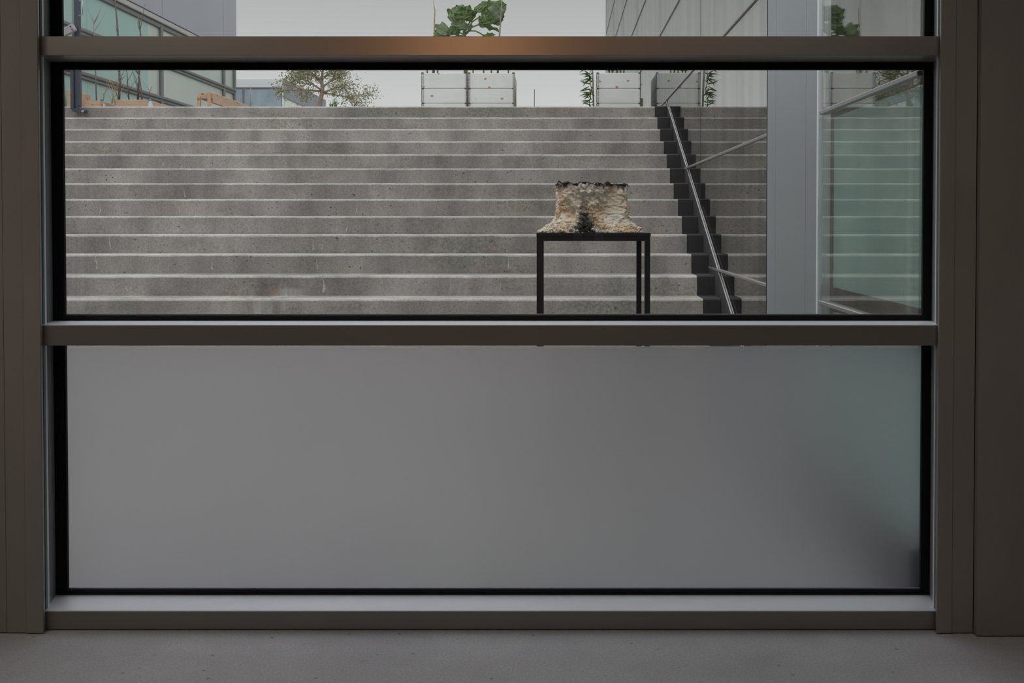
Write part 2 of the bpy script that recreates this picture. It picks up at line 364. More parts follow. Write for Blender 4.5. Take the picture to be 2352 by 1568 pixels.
# lime deposits and cracks on risers: thin crusts that stand a little proud
def deposit(px, py0, py1, w, n, lean=0, mat='crust'):
    yf = Y0+n*T-.0015; a = P(px, py0, yf); b = P(px+lean, py1, yf); m = 9
    bm = bmesh.new(); L = []
    for i in range(m+1):
        t = i/m; p = a.lerp(b, t); ww = w*(.15+.85*t)*random.uniform(.6, 1.2)*.5*yf/F
        jx = random.uniform(-1, 1)*1.2*yf/F
        L.append([bm.verts.new((p.x+jx-ww, yf, p.z)), bm.verts.new((p.x+jx, yf-.006, p.z)), bm.verts.new((p.x+jx+ww, yf, p.z))])
    for p, q in zip(L, L[1:]):
        bm.faces.new((p[0], q[0], q[1], p[1])); bm.faces.new((p[1], q[1], q[2], p[2]))
    me = bpy.data.meshes.new('lime_deposit'); bm.to_mesh(me); bm.free()
    o = link('lime_deposit', me, mat, steps[n]); o.matrix_parent_inverse = steps[n].matrix_world.inverted() if False else Matrix.Identity(4)
    return o
for a in ((250, 543, 572, 4, 2, 4), (218, 585, 618, 4, 1, 6), (278, 498, 528, 4, 3, -4), (232, 468, 489, 3.5, 4, -2), (411, 472, 489, 4, 4, 2), (423, 436, 453, 3, 5, 3),
          (571, 518, 532, 5, 3, 2), (545, 550, 574, 4, 2, -3), (487, 598, 619, 5, 1, 0), (719, 549, 575, 4, 2, 1), (741, 560, 574, 2.5, 2, -1), (727, 596, 619, 3.5, 1, 3),
          (740, 632, 650, 3, 0, 3), (744, 648, 671, 10, 0, 1), (800, 507, 532, 4, 3, -4), (819, 466, 490, 3.5, 4, 2), (1168, 582, 617, 2.5, 1, 1), (1035, 634, 664, 3.5, 0, 1),
          (287, 655, 669, 4, 0, 6), (300, 658, 671, 3, 0, 2), (664, 270, 290, 4, 10, 2), (707, 268, 285, 3, 11, 2), (386, 340, 350, 5, 8, 2), (602, 340, 350, 4, 8, 0),
          (383, 276, 290, 3, 10, 0), (310, 275, 291, 3, 10, 2), (376, 370, 381, 5, 7, -2), (655, 310, 320, 4, 9, 0), (1300, 246, 262, 3, 12, 2)):
    deposit(*a)
struct(B().box(-40, 40, Y0+12*T+.58, 60, z12-.35, z12-.002).build('terrace_paving', 'yard'), 'upper terrace ground at the head of the stairs')
struct(B().box(-7.0, XW-.01, 3.40, Y0+12*T+.58, GZ-.3, z12+.02).build('retaining_wall', 'yard'), 'concrete side wall of the stair court')
struct(B().box(-40, -7.0, 3.4, Y0+12*T+.6, z12-.35, z12-.002).build('upper_ground', 'yard'), 'raised ground beside the stair court')

# ------------------------------------------------------------------ glass facade running back on the right
fac = tag(empty('glass_facade', (XG, 3.45, GZ)), 'reflective glass facade with slim metal bars beside the stairs', 'facade')
fpart = lambda b, n, m: part(b, n, m, fac)
zs = [P(1285, 505, 1).z-.001+h for h in (-1.15, -.393, .511, 1.405, 2.30, 3.20, 4.10, 5.0, 5.9)]
ysf = [3.41, 4.70, 5.87, 8.73, 12.26, 15.9, 19.4, 22.9, 26.4]
for i in range(len(ysf)-1):
    if i == 1: continue
    near = i == 0
    for k in range(len(zs)-1):
        if zs[k+1] < min(z12, z0+((ysf[i]-Y0)/T)*R)-.4: continue
        fpart(B().box(XG, XG+.012, ysf[i]+.004, ysf[i+1]-.004, zs[k]+.002, zs[k+1]-.002), 'facade_pane', 'facadenear' if near else 'facade')
    if i > 1: fpart(B().box(XG-.001, XG+.014, ysf[i]-.005, ysf[i]+.005, zs[0], zs[-1]), 'pane_joint', 'joint')
for k in range(1, len(zs)):
    fpart(B().box(XG-.012, XG+.03, 3.41, 4.69, zs[k]-.010, zs[k]+.010).bevel(.003), 'facade_transom', 'railbar')
    for a, b in ((5.875, 8.72), (8.735, 12.25), (12.27, 15.88), (15.92, 26.4)):
        if zs[k] < min(z12, z0+((b-Y0)/T)*R)-2: continue
        fpart(B().box(XG-.012, XG+.03, a, b, zs[k]-.010, zs[k]+.010).bevel(.003), 'facade_transom', 'railbar')
# metal clad pier in the facade: three sheets and a bright edge
for a, b in ((5.645, 5.87), (4.955, 5.64), (4.742, 4.95)):
    fpart(B().box(XG-.010, XG+.05, a, b, GZ, zs[-1]).bevel(.003), 'cladding_sheet', 'postsheet')
fpart(B().box(XG-.012, XG+.05, 4.712, 4.738, GZ, zs[-1]).bevel(.004, 2), 'bright_edge_trim', 'cap')
fpart(B().box(XG-.012, XG+.05, 5.872, 5.878, GZ, zs[-1]), 'dark_edge_gap', 'gasket')
# teal backing boards behind the near panes
fpart(B().box(XG+.06, XG+.08, 3.41, 4.69, zs[1]+.072, zs[2]-.02), 'teal_backing_board', 'teal')
fpart(B().box(XG+.06, XG+.08, 3.41, 4.69, zs[0]+.02, zs[1]-.05), 'teal_backing_board', 'teal')
# sloping curb under the glass with a bright metal edge
c0 = P(1683, 720, XG*F/(1683-VX)); c1 = P(1531, 231, XG*F/(1531-VX))
sl = (c1.z-c0.z)/(c1.y-c0.y); zc = lambda y: c0.z+(y-c0.y)*sl
fpart(B().prism([(5.9, zc(5.9)-.9), (11.6, zc(11.6)-.9), (11.6, zc(c1.y)-.2), (c1.y, c1.z), (5.9, zc(5.9))], XG-.010, XG+.04, 'x'), 'sloping_curb', 'curb')
fpart(B().prism([(5.9, zc(5.9)-.004), (c1.y, c1.z-.004), (c1.y, c1.z+.004), (5.9, zc(5.9)+.004)], XG-.0125, XG-.002, 'x').bevel(.001), 'curb_edge_trim', 'railbar')
fpart(B().box(XG-.03, XG+.1, 3.41, 5.9, GZ, zs[0]), 'facade_base', 'curb')
# dim rooms behind the glass
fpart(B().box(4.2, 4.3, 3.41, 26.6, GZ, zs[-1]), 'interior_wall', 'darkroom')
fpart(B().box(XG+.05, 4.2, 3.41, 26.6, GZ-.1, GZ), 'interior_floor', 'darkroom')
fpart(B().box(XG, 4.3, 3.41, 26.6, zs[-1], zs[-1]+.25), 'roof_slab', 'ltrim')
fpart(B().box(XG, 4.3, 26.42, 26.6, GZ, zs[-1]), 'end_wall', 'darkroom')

# ------------------------------------------------------------------ teal glass building on the left
XB = -6.2
lb = tag(empty('teal_glass_building', (XB, 15, z12)), 'building with teal glass band under grey wall panels, left of the stairs', 'building')
lp = lambda b, n, m: part(b, n, m, lb)
yb_ = lambda px: XB*F/(px-VX)
hz = lambda px, py: P(px, py, yb_(px)).z
l1, l3, l2 = hz(372, 228), hz(540, 211), hz(436, 82)
cuts = [11.98, 12.9, yb_(343), yb_(371), yb_(514), yb_(540)]
lv = [z12, l1, l3, l2]
for i in range(len(cuts)-1):
    for k in range(3):
        lp(B().box(XB-.02, XB, cuts[i]+.002, cuts[i+1]-.002, lv[k]+.004, lv[k+1]-.004), 'glass_panel', 'lteal' if i < 2 else 'lpale')
for y in (yb_(371), yb_(514), yb_(540)-.03):
    lp(B().box(XB-.03, XB+.035, y-.05, y+.05, z12, l2).bevel(.006), 'mullion', 'ltrim')
for z in (l1, l3):
    lp(B().box(XB-.03, XB+.03, 11.98, cuts[-1], z-.05, z+.05).bevel(.006), 'rail', 'ltrim')
    lp(B().box(XB+.03, XB+.04, 11.98, cuts[-1], z-.008, z+.008), 'rail_seam', 'joint')
lp(B().box(XB-.03, XB+.03, 11.98, cuts[-1], l2-.11, l2-.04).bevel(.006), 'rail', 'ltrim')
lp(B().box(XB-.03, XB+.06, 11.98, cuts[-1], l2-.035, l2+.04).bevel(.008), 'drip_edge', 'ltrimlight')
pc = [11.98, yb_(369), yb_(510), cuts[-1]]
for a, b in zip(pc, pc[1:]):
    lp(B().box(XB-.05, XB+.05, a+.006, b-.006, l2+.06, l2+3.2).bevel(.004), 'wall_panel', 'lpanel')
lp(B().box(XB-5, XB-.04, 12.0, cuts[-1]-.02, z12, l2+3.1), 'core_wall', 'lpanel')
lp(B().box(XB-5, XB+.04, 11.9, cuts[-1]+.02, l2+3.2, l2+3.4), 'roof_slab', 'ltrim')

# ------------------------------------------------------------------ far building with sloping sightline
YF = 32.0
fx1 = P(651, 185, YF).x; fz1 = P(600, 181, YF).z; ye = 37.6
fbg = tag(empty('far_building', (fx1-1.5, YF, z12)), 'low pale grey building with a wide window, far behind the tree', 'building')
fq = lambda b, n, m: part(b, n, m, fbg)
fx0 = fx1-3.4
wz1, wz0 = P(600, 205, YF).z, z12
fq(B().box(fx0, fx1-.02, YF+.12, ye, z12, fz1-.03), 'wall', 'farwall')
fq(B().box(fx0, fx1, YF-.02, YF+.13, wz1+.06, fz1).bevel(.01), 'fascia', 'farwall')
wx1 = P(648, 220, YF).x; xm = P(560, 220, YF).x
fq(B().box(wx1, fx1, YF-.02, YF+.13, z12, wz1+.05), 'pier', 'farwall')
for a, b in ((fx0, xm-.05), (xm+.03, wx1-.03)):
    w_ = fq(B().box(a, b, YF+.02, YF+.06, z12, wz1), 'window', 'farwindow')
    for q in (a, b-.06):
        o = B().box(q, q+.06, YF-.01, YF+.08, z12, wz1).build('window_post', 'farroof', w_); o.matrix_parent_inverse = fbg.matrix_basis.inverted()
    o = B().box(a, b, YF-.01, YF+.08, wz1-.05, wz1+.03).build('window_head', 'farroof', w_); o.matrix_parent_inverse = fbg.matrix_basis.inverted()
fq(B().box(fx1-.02, fx1+.05, YF, ye, fz1-.62, fz1).bevel(.01), 'parapet', 'farroof')
for k in range(4):
    a = lerp(YF+.1, ye, k/4); b = lerp(YF+.1, ye, (k+1)/4)-.05
    fq(B().box(fx1-.02, fx1+.02, a, b, z12, fz1-.62), 'side_panel', 'farpale')

# ------------------------------------------------------------------ steel table with the crumbling block
tb = empty('steel_table', (.2, 5.2, GZ)); tag(tb, 'black square-tube steel table standing in front of the stairs', 'table')
TY0, TY1 = 4.95, 5.50
tx0, tx1 = P(1232, 545, TY0).x, P(1494, 545, TY0).x
tz = P(1300, 534.5, TY0).z; lw = 12.5*TY0/F
tp = lambda b, n: part(b, n, 'black', tb)
tp(B().box(tx0, tx1+.002, TY0, TY1, tz-.020, tz).bevel(.0015), 'table_top')
for (x0, x1, y0, y1) in ((tx0+.001, tx1-.001, TY0+.001, TY0+lw), (tx0+.001, tx1-.001, TY1-lw, TY1-.001)):
    tp(B().box(x0, x1, y0, y1, tz-.042, tz-.0208).bevel(.001), 'apron_bar')
for x0 in (tx0+.001, tx1-lw-.001):
    tp(B().box(x0, x0+lw, TY0+lw+.001, TY1-lw-.001, tz-.042, tz-.0208).bevel(.001), 'apron_bar')
for x0 in (tx0+.001, tx1-lw-.001):
    for y0 in (TY0+.001, TY1-lw-.001):
        tp(B().box(x0, x0+lw, y0, y0+lw, GZ, tz-.0425).bevel(.001), 'leg')
# block: straight broken upper part flaring into a heap of crumbs
def rock():
    t = NT('crumbling_stone'); tcx = t.n('ShaderNodeTexCoord')
    a = t.noise(7, 5); b = t.noise(75, 5, rough=.8); o_ = t.noise(9, 5)
    c = t.mix(t.ramp(a, [(.38, g(0)), (.58, g(1))]), (.88, .64, .40, 1), (.96, .88, .77, 1))
    c = t.mix(t.ramp(o_, [(.52, g(0)), (.68, g(.8))]), c, (.95, .90, .84, 1))
    c = t.mix(1, c, t.ramp(b, [(.3, g(.78)), (.7, g(1.15))]), 'MULTIPLY')
    sp = t.n('ShaderNodeSeparateXYZ'); t.l(tcx.outputs['Object'], sp.inputs[0])
    at = t.n('ShaderNodeAttribute', attribute_name='char')
    c = t.mix(at.outputs['Fac'], c, (.035, .034, .033, 1))
    return t.bsdf(c, .95, 0, b, .7, .012, .15).m
M['rock'] = rock()
ryc = (TY0+TY1)/2-.03
rk_l, rk_r = P(1277, 480, ryc-.15).x, P(1444, 480, ryc-.15).x
bz = tz+.0005; rh = P(1360, 421, ryc-.15).z-bz
def make_rock():
    cx = (rk_l+rk_r)/2; hw = (rk_r-rk_l)/2; hd = .175; SC = hw/.17
    NU, NVt = 340, 150; bm = bmesh.new(); lay = bm.verts.layers.float.new('char')
    def sect(a, h):                           # rounded-square outline with flare at the foot
        ca, sa = math.cos(a), math.sin(a); p = 5.5
        r = 1/((abs(ca)**p+abs(sa)**p)**(1/p))
        fl = .20*max(0, 1-h/.33)**1.5
        return ca*r*(hw*(.985-.02*h)+fl*.36*SC), sa*r*(hd*(.97-.03*h)+fl*.30*SC)
    def disp(v, s=1):
        v = v*.8
        d = noise.noise(v*9)*.024+noise.noise(v*22+Vector((3, 1, 7)))*.019+abs(noise.noise(v*48))*.013+noise.noise(v*95)*.008+abs(noise.noise(v*170+Vector((5, 5, 5))))*.007
        return d*s*1.15-.006
    def charv(p, h):
        q = Vector((p.x*18, p.y*18, p.z*18)); nz = noise.noise(q)*.4+noise.noise(q*3)*.5+noise.noise(q*8)*.5
        top = max(0, min(1, (h-.90)*12+nz*1.4))
        dx = (p.x-(cx-.040-.01*(h-.3)))/SC/(.032+.06*max(0, .4-h)); dh = (h-.24)/.36
        spot = max(0, min(1, (1.15-dx*dx-dh*dh)*1.3+nz*1.3)) if p.y < ryc-.03 else 0
        return max(top, spot*.95)
    rings = []
    for j in range(NVt+1):
        h = j/NVt; ring = []
        for i in range(NU):
            a = 2*math.pi*i/NU; x, y = sect(a, h)
            p = Vector((cx+x, ryc+y, bz+h*rh)); nrm = Vector((x, y, 0)).normalized()
            e = min(1, h*9)*1.0
            dd = disp(p)*(.35+.65*e)
            if abs(x) < hw*.86 and y < 0:                # hollows in the broken face
                for hx, hh, hr, dp in ((-.105, .42, .045, .03), (.075, .52, .075, .035), (-.075, .72, .05, .022), (.02, .2, .05, .03), (.1, .78, .045, .018)):
                    q = ((x-hx*SC)/hr/SC)**2+((h-hh)*rh/hr/SC)**2; dd -= dp*SC*math.exp(-q*1.6)
            q = p+nrm*dd; q.z += (noise.noise(p*14)*.022+noise.noise(p*45)*.014)*(h**3)*1.0
            q += Vector((noise.noise(p*60+Vector((9, 0, 0))), 0, noise.noise(p*60+Vector((0, 9, 0)))))*.006*min(1, h*8)
            q.z = max(q.z, bz)
            if j == 0: q.z = bz
            v = bm.verts.new(q); v[lay] = charv(q, h); ring.append(v)
        rings.append(ring)
    for A, D in zip(rings, rings[1:]):
        for i in range(NU): bm.faces.new((A[i], A[(i+1) % NU], D[(i+1) % NU], D[i])).smooth = True
    prev = rings[-1]
    for k in range(1, 16):                    # cap
        s_ = 1-k/15.5; ring = []
        for i in range(NU):
            v0 = rings[-1][i].co; p = Vector((cx+(v0.x-cx)*s_, ryc+(v0.y-ryc)*s_, v0.z))
            p.z = bz+rh+(noise.noise(p*14)*.018+noise.noise(p*45)*.012)-.004
            v = bm.verts.new(p); v[lay] = charv(p, 1.0); ring.append(v)
        for i in range(NU): bm.faces.new((prev[i], prev[(i+1) % NU], ring[(i+1) % NU], ring[i])).smooth = True
        prev = ring
    bm.faces.new(prev); bm.faces.new(rings[0][::-1])
    me = bpy.data.meshes.new('stone_block'); bm.to_mesh(me); bm.free(); return me
rk = tag(link('stone_block', make_rock(), 'rock'), 'crumbling tan stone block with charred black patches on the steel table', 'stone')
def crumbs():
    bm = bmesh.new(); cx = (rk_l+rk_r)/2; vv = []; ff = []
    bmesh.ops.create_icosphere(bm, subdivisions=1, radius=1); ico_v = [v.co.copy() for v in bm.verts]; bm.verts.index_update(); ico_f = [[v.index for v in f.verts] for f in bm.faces]
    for _ in range(3600):
        a = random.uniform(0, 2*math.pi); mx = max(abs(math.cos(a)), abs(math.sin(a))); rr = 1.0+.34*random.random()**1.8-.08
        x = cx+math.cos(a)/mx*.222*rr; y = ryc+math.sin(a)/mx*.205*min(rr, 1.2)
        x += random.uniform(-.015, .015); y += random.uniform(-.008, .008)
        if not (tx0+.004 < x < tx1-.04 and TY0+.006 < y < TY1-.01): continue
        r = random.choice((.0025, .003, .004, .005, .006, .008)); pile = max(0, 1.18-rr)*.16
        z = bz+r*.6+random.random()*pile
        n0 = len(vv)
        for c_ in ico_v:
            q = c_*r+Vector((random.uniform(-1, 1), random.uniform(-1, 1), random.uniform(-.6, .6)))*r*.3+Vector((x, y, z)); vv.append((q.x, q.y, max(q.z, bz)))
        ff.extend(tuple(n0+k for k in f) for f in ico_f)
    me = bpy.data.meshes.new('stone_crumbs'); bm.free(); me.from_pydata(vv, [], ff)
    at = me.attributes.new('char', 'FLOAT', 'POINT')
    for k, v in enumerate(vv): at.data[k].value = max(0, min(1, 2.2-abs(v[0]-(cx-.04))/.028+noise.noise(Vector(v)*70)*1.5)) if v[1] < ryc else 0
    return me
tag(link('stone_crumbs', crumbs(), 'rock'), 'pale stone crumbs strewn around the block on the table', 'crumbs', kind='stuff')

# ------------------------------------------------------------------ stacked pallet-collar planters
YC = 13.85
cz = [z12, z12+.126] ; cz = [z12, P(1285, 270, YC).z, P(1285, 237, YC).z, P(1285, 203, YC).z, P(1285, 167.5, YC).z]
hinge_me = None
def planter(label, xa_, xb_, y0, y1):
    r = empty('crate_planter', ((xa_+xb_)/2, y0, z12)); tag(r, label, 'planter', 'stacked wooden planters on the terrace')
    q = lambda b, n, m: part(b, n, m, r)
    for x in (xa_+.02, (xa_+xb_)/2-.04, xb_-.10): q(B().box(x, x+.08, y0+.01, y1-.01, z12, z12+.075), 'pallet_block', 'orangewood')
    q(B().box(xa_, xb_, y0, y1, z12+.076, cz[1]-.003).bevel(.003), 'pallet_deck', 'orangewood')
    for k in range(1, 4):
        a, b = cz[k]+.003, cz[k+1]-.003
        q(B().box(xa_, xb_, y0, y0+.022, a, b).bevel(.003), 'board', 'palewood'); q(B().box(xa_, xb_, y1-.022, y1, a, b).bevel(.003), 'board', 'palewood')
        q(B().box(xa_, xa_+.022, y0+.023, y1-.023, a, b).bevel(.003), 'board', 'palewood'); q(B().box(xb_-.022, xb_, y0+.023, y1-.023, a, b).bevel(.003), 'board', 'palewood')
        for x in (xa_-.006, xb_-.028):
            h = B().box(x, x+.034, y0-.006, y0-.0005, a+.006, b-.004)
            for m in range(9): h.box(x+.019, x+.029, y0-.0075, y0-.006, a+.014+m*.021, a+.024+m*.021, 1)
            q(h, 'hinge', ['hinge', 'joint'])
            q(B().box(x+.0, x+.034, y0-.012, y0-.001, b-.006, b+.009), 'stud', 'rust')
        for x in (xa_-.006, xb_+.0005):
            q(B().box(x, x+.0055, y0-.006, y0+.05, a+.006, b-.004), 'hinge', 'hinge')
    q(B().box(xa_+.023, xb_-.023, y0+.023, y1-.023, cz[4]-.09, cz[4]-.05), 'soil', 'soil')
    return r
px_ = lambda p: P(p, 200, YC).x
planter('stacked board planter under the big kale, the left one of the pair', px_(969), px_(1072), YC, YC+.8)
planter('stacked board planter under the big kale, the right one of the pair', px_(1076), px_(1181), YC, YC+.8)
planter('stacked board planter beside the glass facade, right of the vine', px_(1371), px_(1471), YC, YC+.8)
def stake(label, pts, r, mat='greywood', ring=None):
    o = B().tube(pts, r).build('garden_stake', mat); tag(o, label, 'stake')
    return o
zt_ = lambda px, py, Y=YC: P(px, py, Y)
stake('grey timber stake at the right end of the paired planters', [zt_(1183, 262), zt_(1181.5, 200), zt_(1180, 168)], [.022, .02, .010])
stake('thin dark stake in the gap between the paired planters', [zt_(1074, 262, YC-.02), zt_(1073, 172, YC-.02)], .010, 'stem')
stake('tall pale stake in the left planter of the pair', [zt_(997, 175, YC+.2), zt_(997.5, 60, YC+.2), zt_(999, 25, YC+.2), zt_(994, -5, YC+.2)], [.011, .010, .007, .003], 'drystem')
stake('tall grey stake in the right planter of the pair', [zt_(1143, 175, YC+.25), zt_(1147, 85, YC+.25), zt_(1151, 30, YC+.25), zt_(1153, -8, YC+.25)], [.016, .014, .007, .005])
stake('grey stake with a climbing vine left of the single planter', [zt_(1364, 262), zt_(1362, 190), zt_(1359, 140)], .013)
stake('thin twig standing alone between the planters', [zt_(1227, 262, 13), zt_(1227.5, 205, 13)], .005, 'stem')
# ------------------------------------------------------------------ kale
def leaf_mesh(L, Wd, curl=.25, ruffle=.16, nu=14, nv=10, seed=0):
    bm = bmesh.new(); rows = []
    for i in range(nu+1):
        u = i/nu; w = Wd*.5*(math.sin(math.pi*min(1, u*.93+.07))**.6)*(1 if u < .6 else (1-(u-.6)*1.2))
        row = []
        for j in range(nv+1):
            s_ = (j/nv-.5)*2
            ed = abs(s_)**2.2
            jag = 1+.16*noise.noise(Vector((u*9, s_*2, seed)))*ed
            z = ruffle*Wd*ed*math.sin(u*17+seed+s_)*.7+ .12*Wd*abs(s_)+ noise.noise(Vector((u*6, s_*4, seed*3.1)))*Wd*.10 - curl*L*u*u
            row.append(bm.verts.new((s_*w*jag, u*L+ruffle*Wd*.3*ed*math.cos(u*15+seed), z)))
        rows.append(row)
    for A, D in zip(rows, rows[1:]):
        for j in range(nv): bm.faces.new((A[j], A[j+1], D[j+1], D[j])).smooth = True
    bmesh.ops.solidify(bm, geom=bm.faces[:], thickness=.002)
    me = bpy.data.meshes.new('leaf'); bm.to_mesh(me); bm.free(); return me
def leaf(parent, base, tip, Wd, face, mat, seed, curl=.1, ruffle=.16):
    base, tip = Vector(base), Vector(tip); d = tip-base; L = d.length; y = d.normalized()
    zax = Vector(face); zax = (zax-y*zax.dot(y)).normalized(); xax = y.cross(zax)
    o = link('leaf', leaf_mesh(L, Wd, curl, ruffle, seed=seed), mat, parent)
    m = Matrix((xax, y, zax)).transposed().to_4x4(); m.translation = base
    o.matrix_parent_inverse = parent.matrix_basis.inverted(); o.matrix_basis = m
    mid = B().tube([(0, -.01, .004), (0, L*.5, .005-curl*L*.25), (0, L*.9, .004-curl*L*.8)], [.008, .005, .002], 6).build('midrib', 'greenstem', o)
    return o
YK = YC+.35
kp = lambda px, py, dy=0: P(px, py, YK+dy)
pxm = YK/F
kale = empty('kale_plant', P(1068, 172, YK)); tag(kale, 'big kale plant with ruffled green leaves above the paired planters', 'plant')
kq = lambda b, n, m: part(b, n, m, kale)
kq(B().tube([kp(1070, 178), kp(1068, 120), kp(1067, 86), kp(1066, 70)], [.03, .03, .032, .022], 10), 'stem', 'greenstem')
for pts, r in (([(1066, 76), (1068, 58), (1066, 46)], .012), ([(1068, 72), (1078, 52), (1090, 36), (1098, 22)], .010), ([(1070, 70), (1085, 50), (1100, 40)], .010),
               ([(1070, 76), (1085, 62), (1103, 55)], .012), ([(1071, 78), (1078, 71), (1092, 71), (1104, 77), (1112, 83)], .011), ([(1062, 78), (1048, 70), (1036, 68)], .010), ([(1062, 82), (1040, 84), (1020, 88)], .010)):
    kq(B().tube([kp(*p) for p in pts], r, 7), 'leaf_stalk', 'greenstem')
fr = (0, -1, .25)
for k, (b_, t_, w, fc, mt_, cu, dy) in enumerate((
        ((1064, 50), (1048, 10), 40, (-.2, -1, .1), 'kalepale', .05, 0), ((1072, 48), (1078, 12), 34, (.2, -1, .1), 'kale', .1, -.02), ((1056, 52), (1027, 20), 24, (-.3, -1, .4), 'kale', .2, .03),
        ((1068, 46), (1062, 14), 40, (0, -1, .5), 'kale', .15, -.05), ((1050, 62), (1043, 28), 10, (.5, -1, .2), 'kalepale', .05, -.06),
        ((1084, 36), (1126, -2), 17, (.1, -1, .6), 'kale', .08, 0), ((1088, 30), (1120, 6), 16, (.1, -1, .3), 'kalepale', .08, .03),
        ((1108, 42), (1164, 8), 46, (.25, -1, .1), 'kale', .08, .04), ((1128, 48), (1150, 6), 36, (.3, -1, .1), 'kalepale', .1, 0), ((1100, 44), (1142, 46), 26, (0, -1, .4), 'kale', .15, -.08),
        ((1112, 36), (1120, 56), 30, (0, -1, .2), 'kale', .1, -.1), ((1098, 57), (1150, 66), 15, (.1, -1, .7), 'kale', .2, 0), ((1135, 56), (1143, 20), 34, (.2, -1, .1), 'kale', .1, .05),
        ((1058, 69), (1062, 49), 42, (0, -1, .2), 'kalepale', .1, -.12), ((1060, 66), (1086, 58), 18, (0, -1, .5), 'kale', .2, -.1), ((1040, 72), (988, 86), 30, (-.1, -1, .5), 'kale', .1, -.05),
        ((1030, 76), (998, 58), 26, (-.2, -1, .3), 'kalepale', .05, -.08), ((1044, 66), (1052, 82), 22, (0, -1, .3), 'kale', .1, -.1), ((1052, 60), (1026, 82), 18, (0, -1, .4), 'kale', .15, -.12),
        ((1110, 84), (1138, 78), 12, (0, -1, .5), 'kale', .1, 0))):
    leaf(kale, kp(*b_, dy), kp(*t_, dy), w*pxm*1.12, fc, M[mt_], k*1.7+1, cu, .22)
# stalks of smaller plants standing in the planters
def seedling(label, px, py, h, Y, mat='greenstem'):
    base = P(px, py+8, Y); r = empty('stalk_plant', base); tag(r, label, 'plant', 'cut stalks in the planters')
    part(B().tube([base-Vector((0, 0, .03)), P(px+random.uniform(-2, 2), py-h*.5, Y), P(px+random.uniform(-4, 4), py-h, Y)], [.012, .011, .007], 7), 'stem', mat, r)
    for k in range(3):
        b_ = P(px, py-h*random.uniform(.4, .9), Y); t_ = b_+Vector((random.uniform(-.12, .12), random.uniform(-.1, .05), random.uniform(.0, .10)))
        leaf(r, b_, t_, .06, fr, M['kale'], px*.1+k)
for k, (px, h, nm) in enumerate(((982, 22, 'leftmost green stalk on the left planter of the pair'), (995, 18, 'second green stalk from the left on the left planter'), (1005, 24, 'green stalk nearest the middle of the left planter'),
        (1087, 26, 'leftmost green stalk on the right planter of the pair'), (1112, 22, 'green stalk in the middle of the right planter'), (1128, 26, 'thick green stalk right of middle on the right planter'), (1168, 24, 'green stalk by the right end of the right planter'))):
    seedling(nm, px, 168, h, YC+.18)
for k, px in enumerate((1398, 1408, 1416, 1424, 1432)):
    seedling(['first', 'second', 'third', 'fourth', 'fifth'][k]+' small green stalk from the vine on the single planter', px, 168, 14, YC+.15)
# ------------------------------------------------------------------ vine
vine = empty('climbing_vine', P(1356, 262, YC-.03)); tag(vine, 'leafy vine with narrow leaves climbing the stake left of the single planter', 'plant')
part(B().tube([P(x, y, YC-.03) for x, y in ((1357, 262), (1354, 235), (1359, 205), (1353, 180), (1358, 150), (1352, 120))], [.006]*6, 6), 'stem', 'greenstem', vine)
random.seed(3)
for k in range(46):
    y = random.uniform(152, 252); b_ = P(1356+random.uniform(-4, 3), y, YC-.03-random.uniform(0, .1)); ang = random.uniform(-.9, .5)*math.pi*.6+math.pi*.5
    sd = -1 if random.random() < .72 else .35
    t_ = b_+Vector((sd*random.uniform(.06, .15), random.uniform(-.05, .02), random.uniform(-.10, .07)))
    o = link('leaf', leaf_mesh((t_-b_).length, .019, .2, .05, 6, 4, k), 'vineleaf', vine)
    d = (t_-b_); yv = d.normalized(); zv = Vector((random.uniform(-.4, .4), -1, .4)); zv = (zv-yv*zv.dot(yv)).normalized()
    m = Matrix((yv.cross(zv), yv, zv)).transposed().to_4x4(); m.translation = b_
    o.matrix_parent_inverse = vine.matrix_basis.inverted(); o.matrix_basis = m
part(B().tube([P(1356, 206, YC-.14), P(1356, 209, YC-.14)], [.012, .010], 8), 'red_fruit', plain('red_fruit', (.5, .06, .03, 1), .4), vine)

# ------------------------------------------------------------------ small green planter by the facade
gp = empty('green_planter', P(1480, 250, 15.4)); tag(gp, 'small weathered green board planter tucked against the glass facade', 'planter')
gx0, gx1 = P(1474, 220, 15.4).x, XG-.06
for k in range(3):
    part(B().box(gx0, gx1, 15.4, 15.42, z12+k*.2+.004, z12+k*.2+.196).bevel(.004), 'board', 'greenwood', gp)
    part(B().box(gx0, gx0+.02, 15.43, 16.1, z12+k*.2+.004, z12+k*.2+.196).bevel(.004), 'board', 'greenwood', gp)
random.seed(9)
gpl = empty('leafy_herb', P(1484, 205, 15.5)); tag(gpl, 'small leafy plant hanging over the green planter', 'plant')
part(B().tube([P(1484, 225, 15.5), P(1485, 205, 15.5), P(1483, 185, 15.5)], [.01, .008, .004], 6), 'stem', 'greenstem', gpl)
for k in range(16):
    b_ = P(1484+random.uniform(-3, 3), random.uniform(172, 215), 15.5)
    t_ = b_+Vector((random.uniform(-.14, .1), random.uniform(-.1, .02), random.uniform(-.05, .06)))
    leaf(gpl, b_, t_, .05, fr, M['vineleaf'], k)

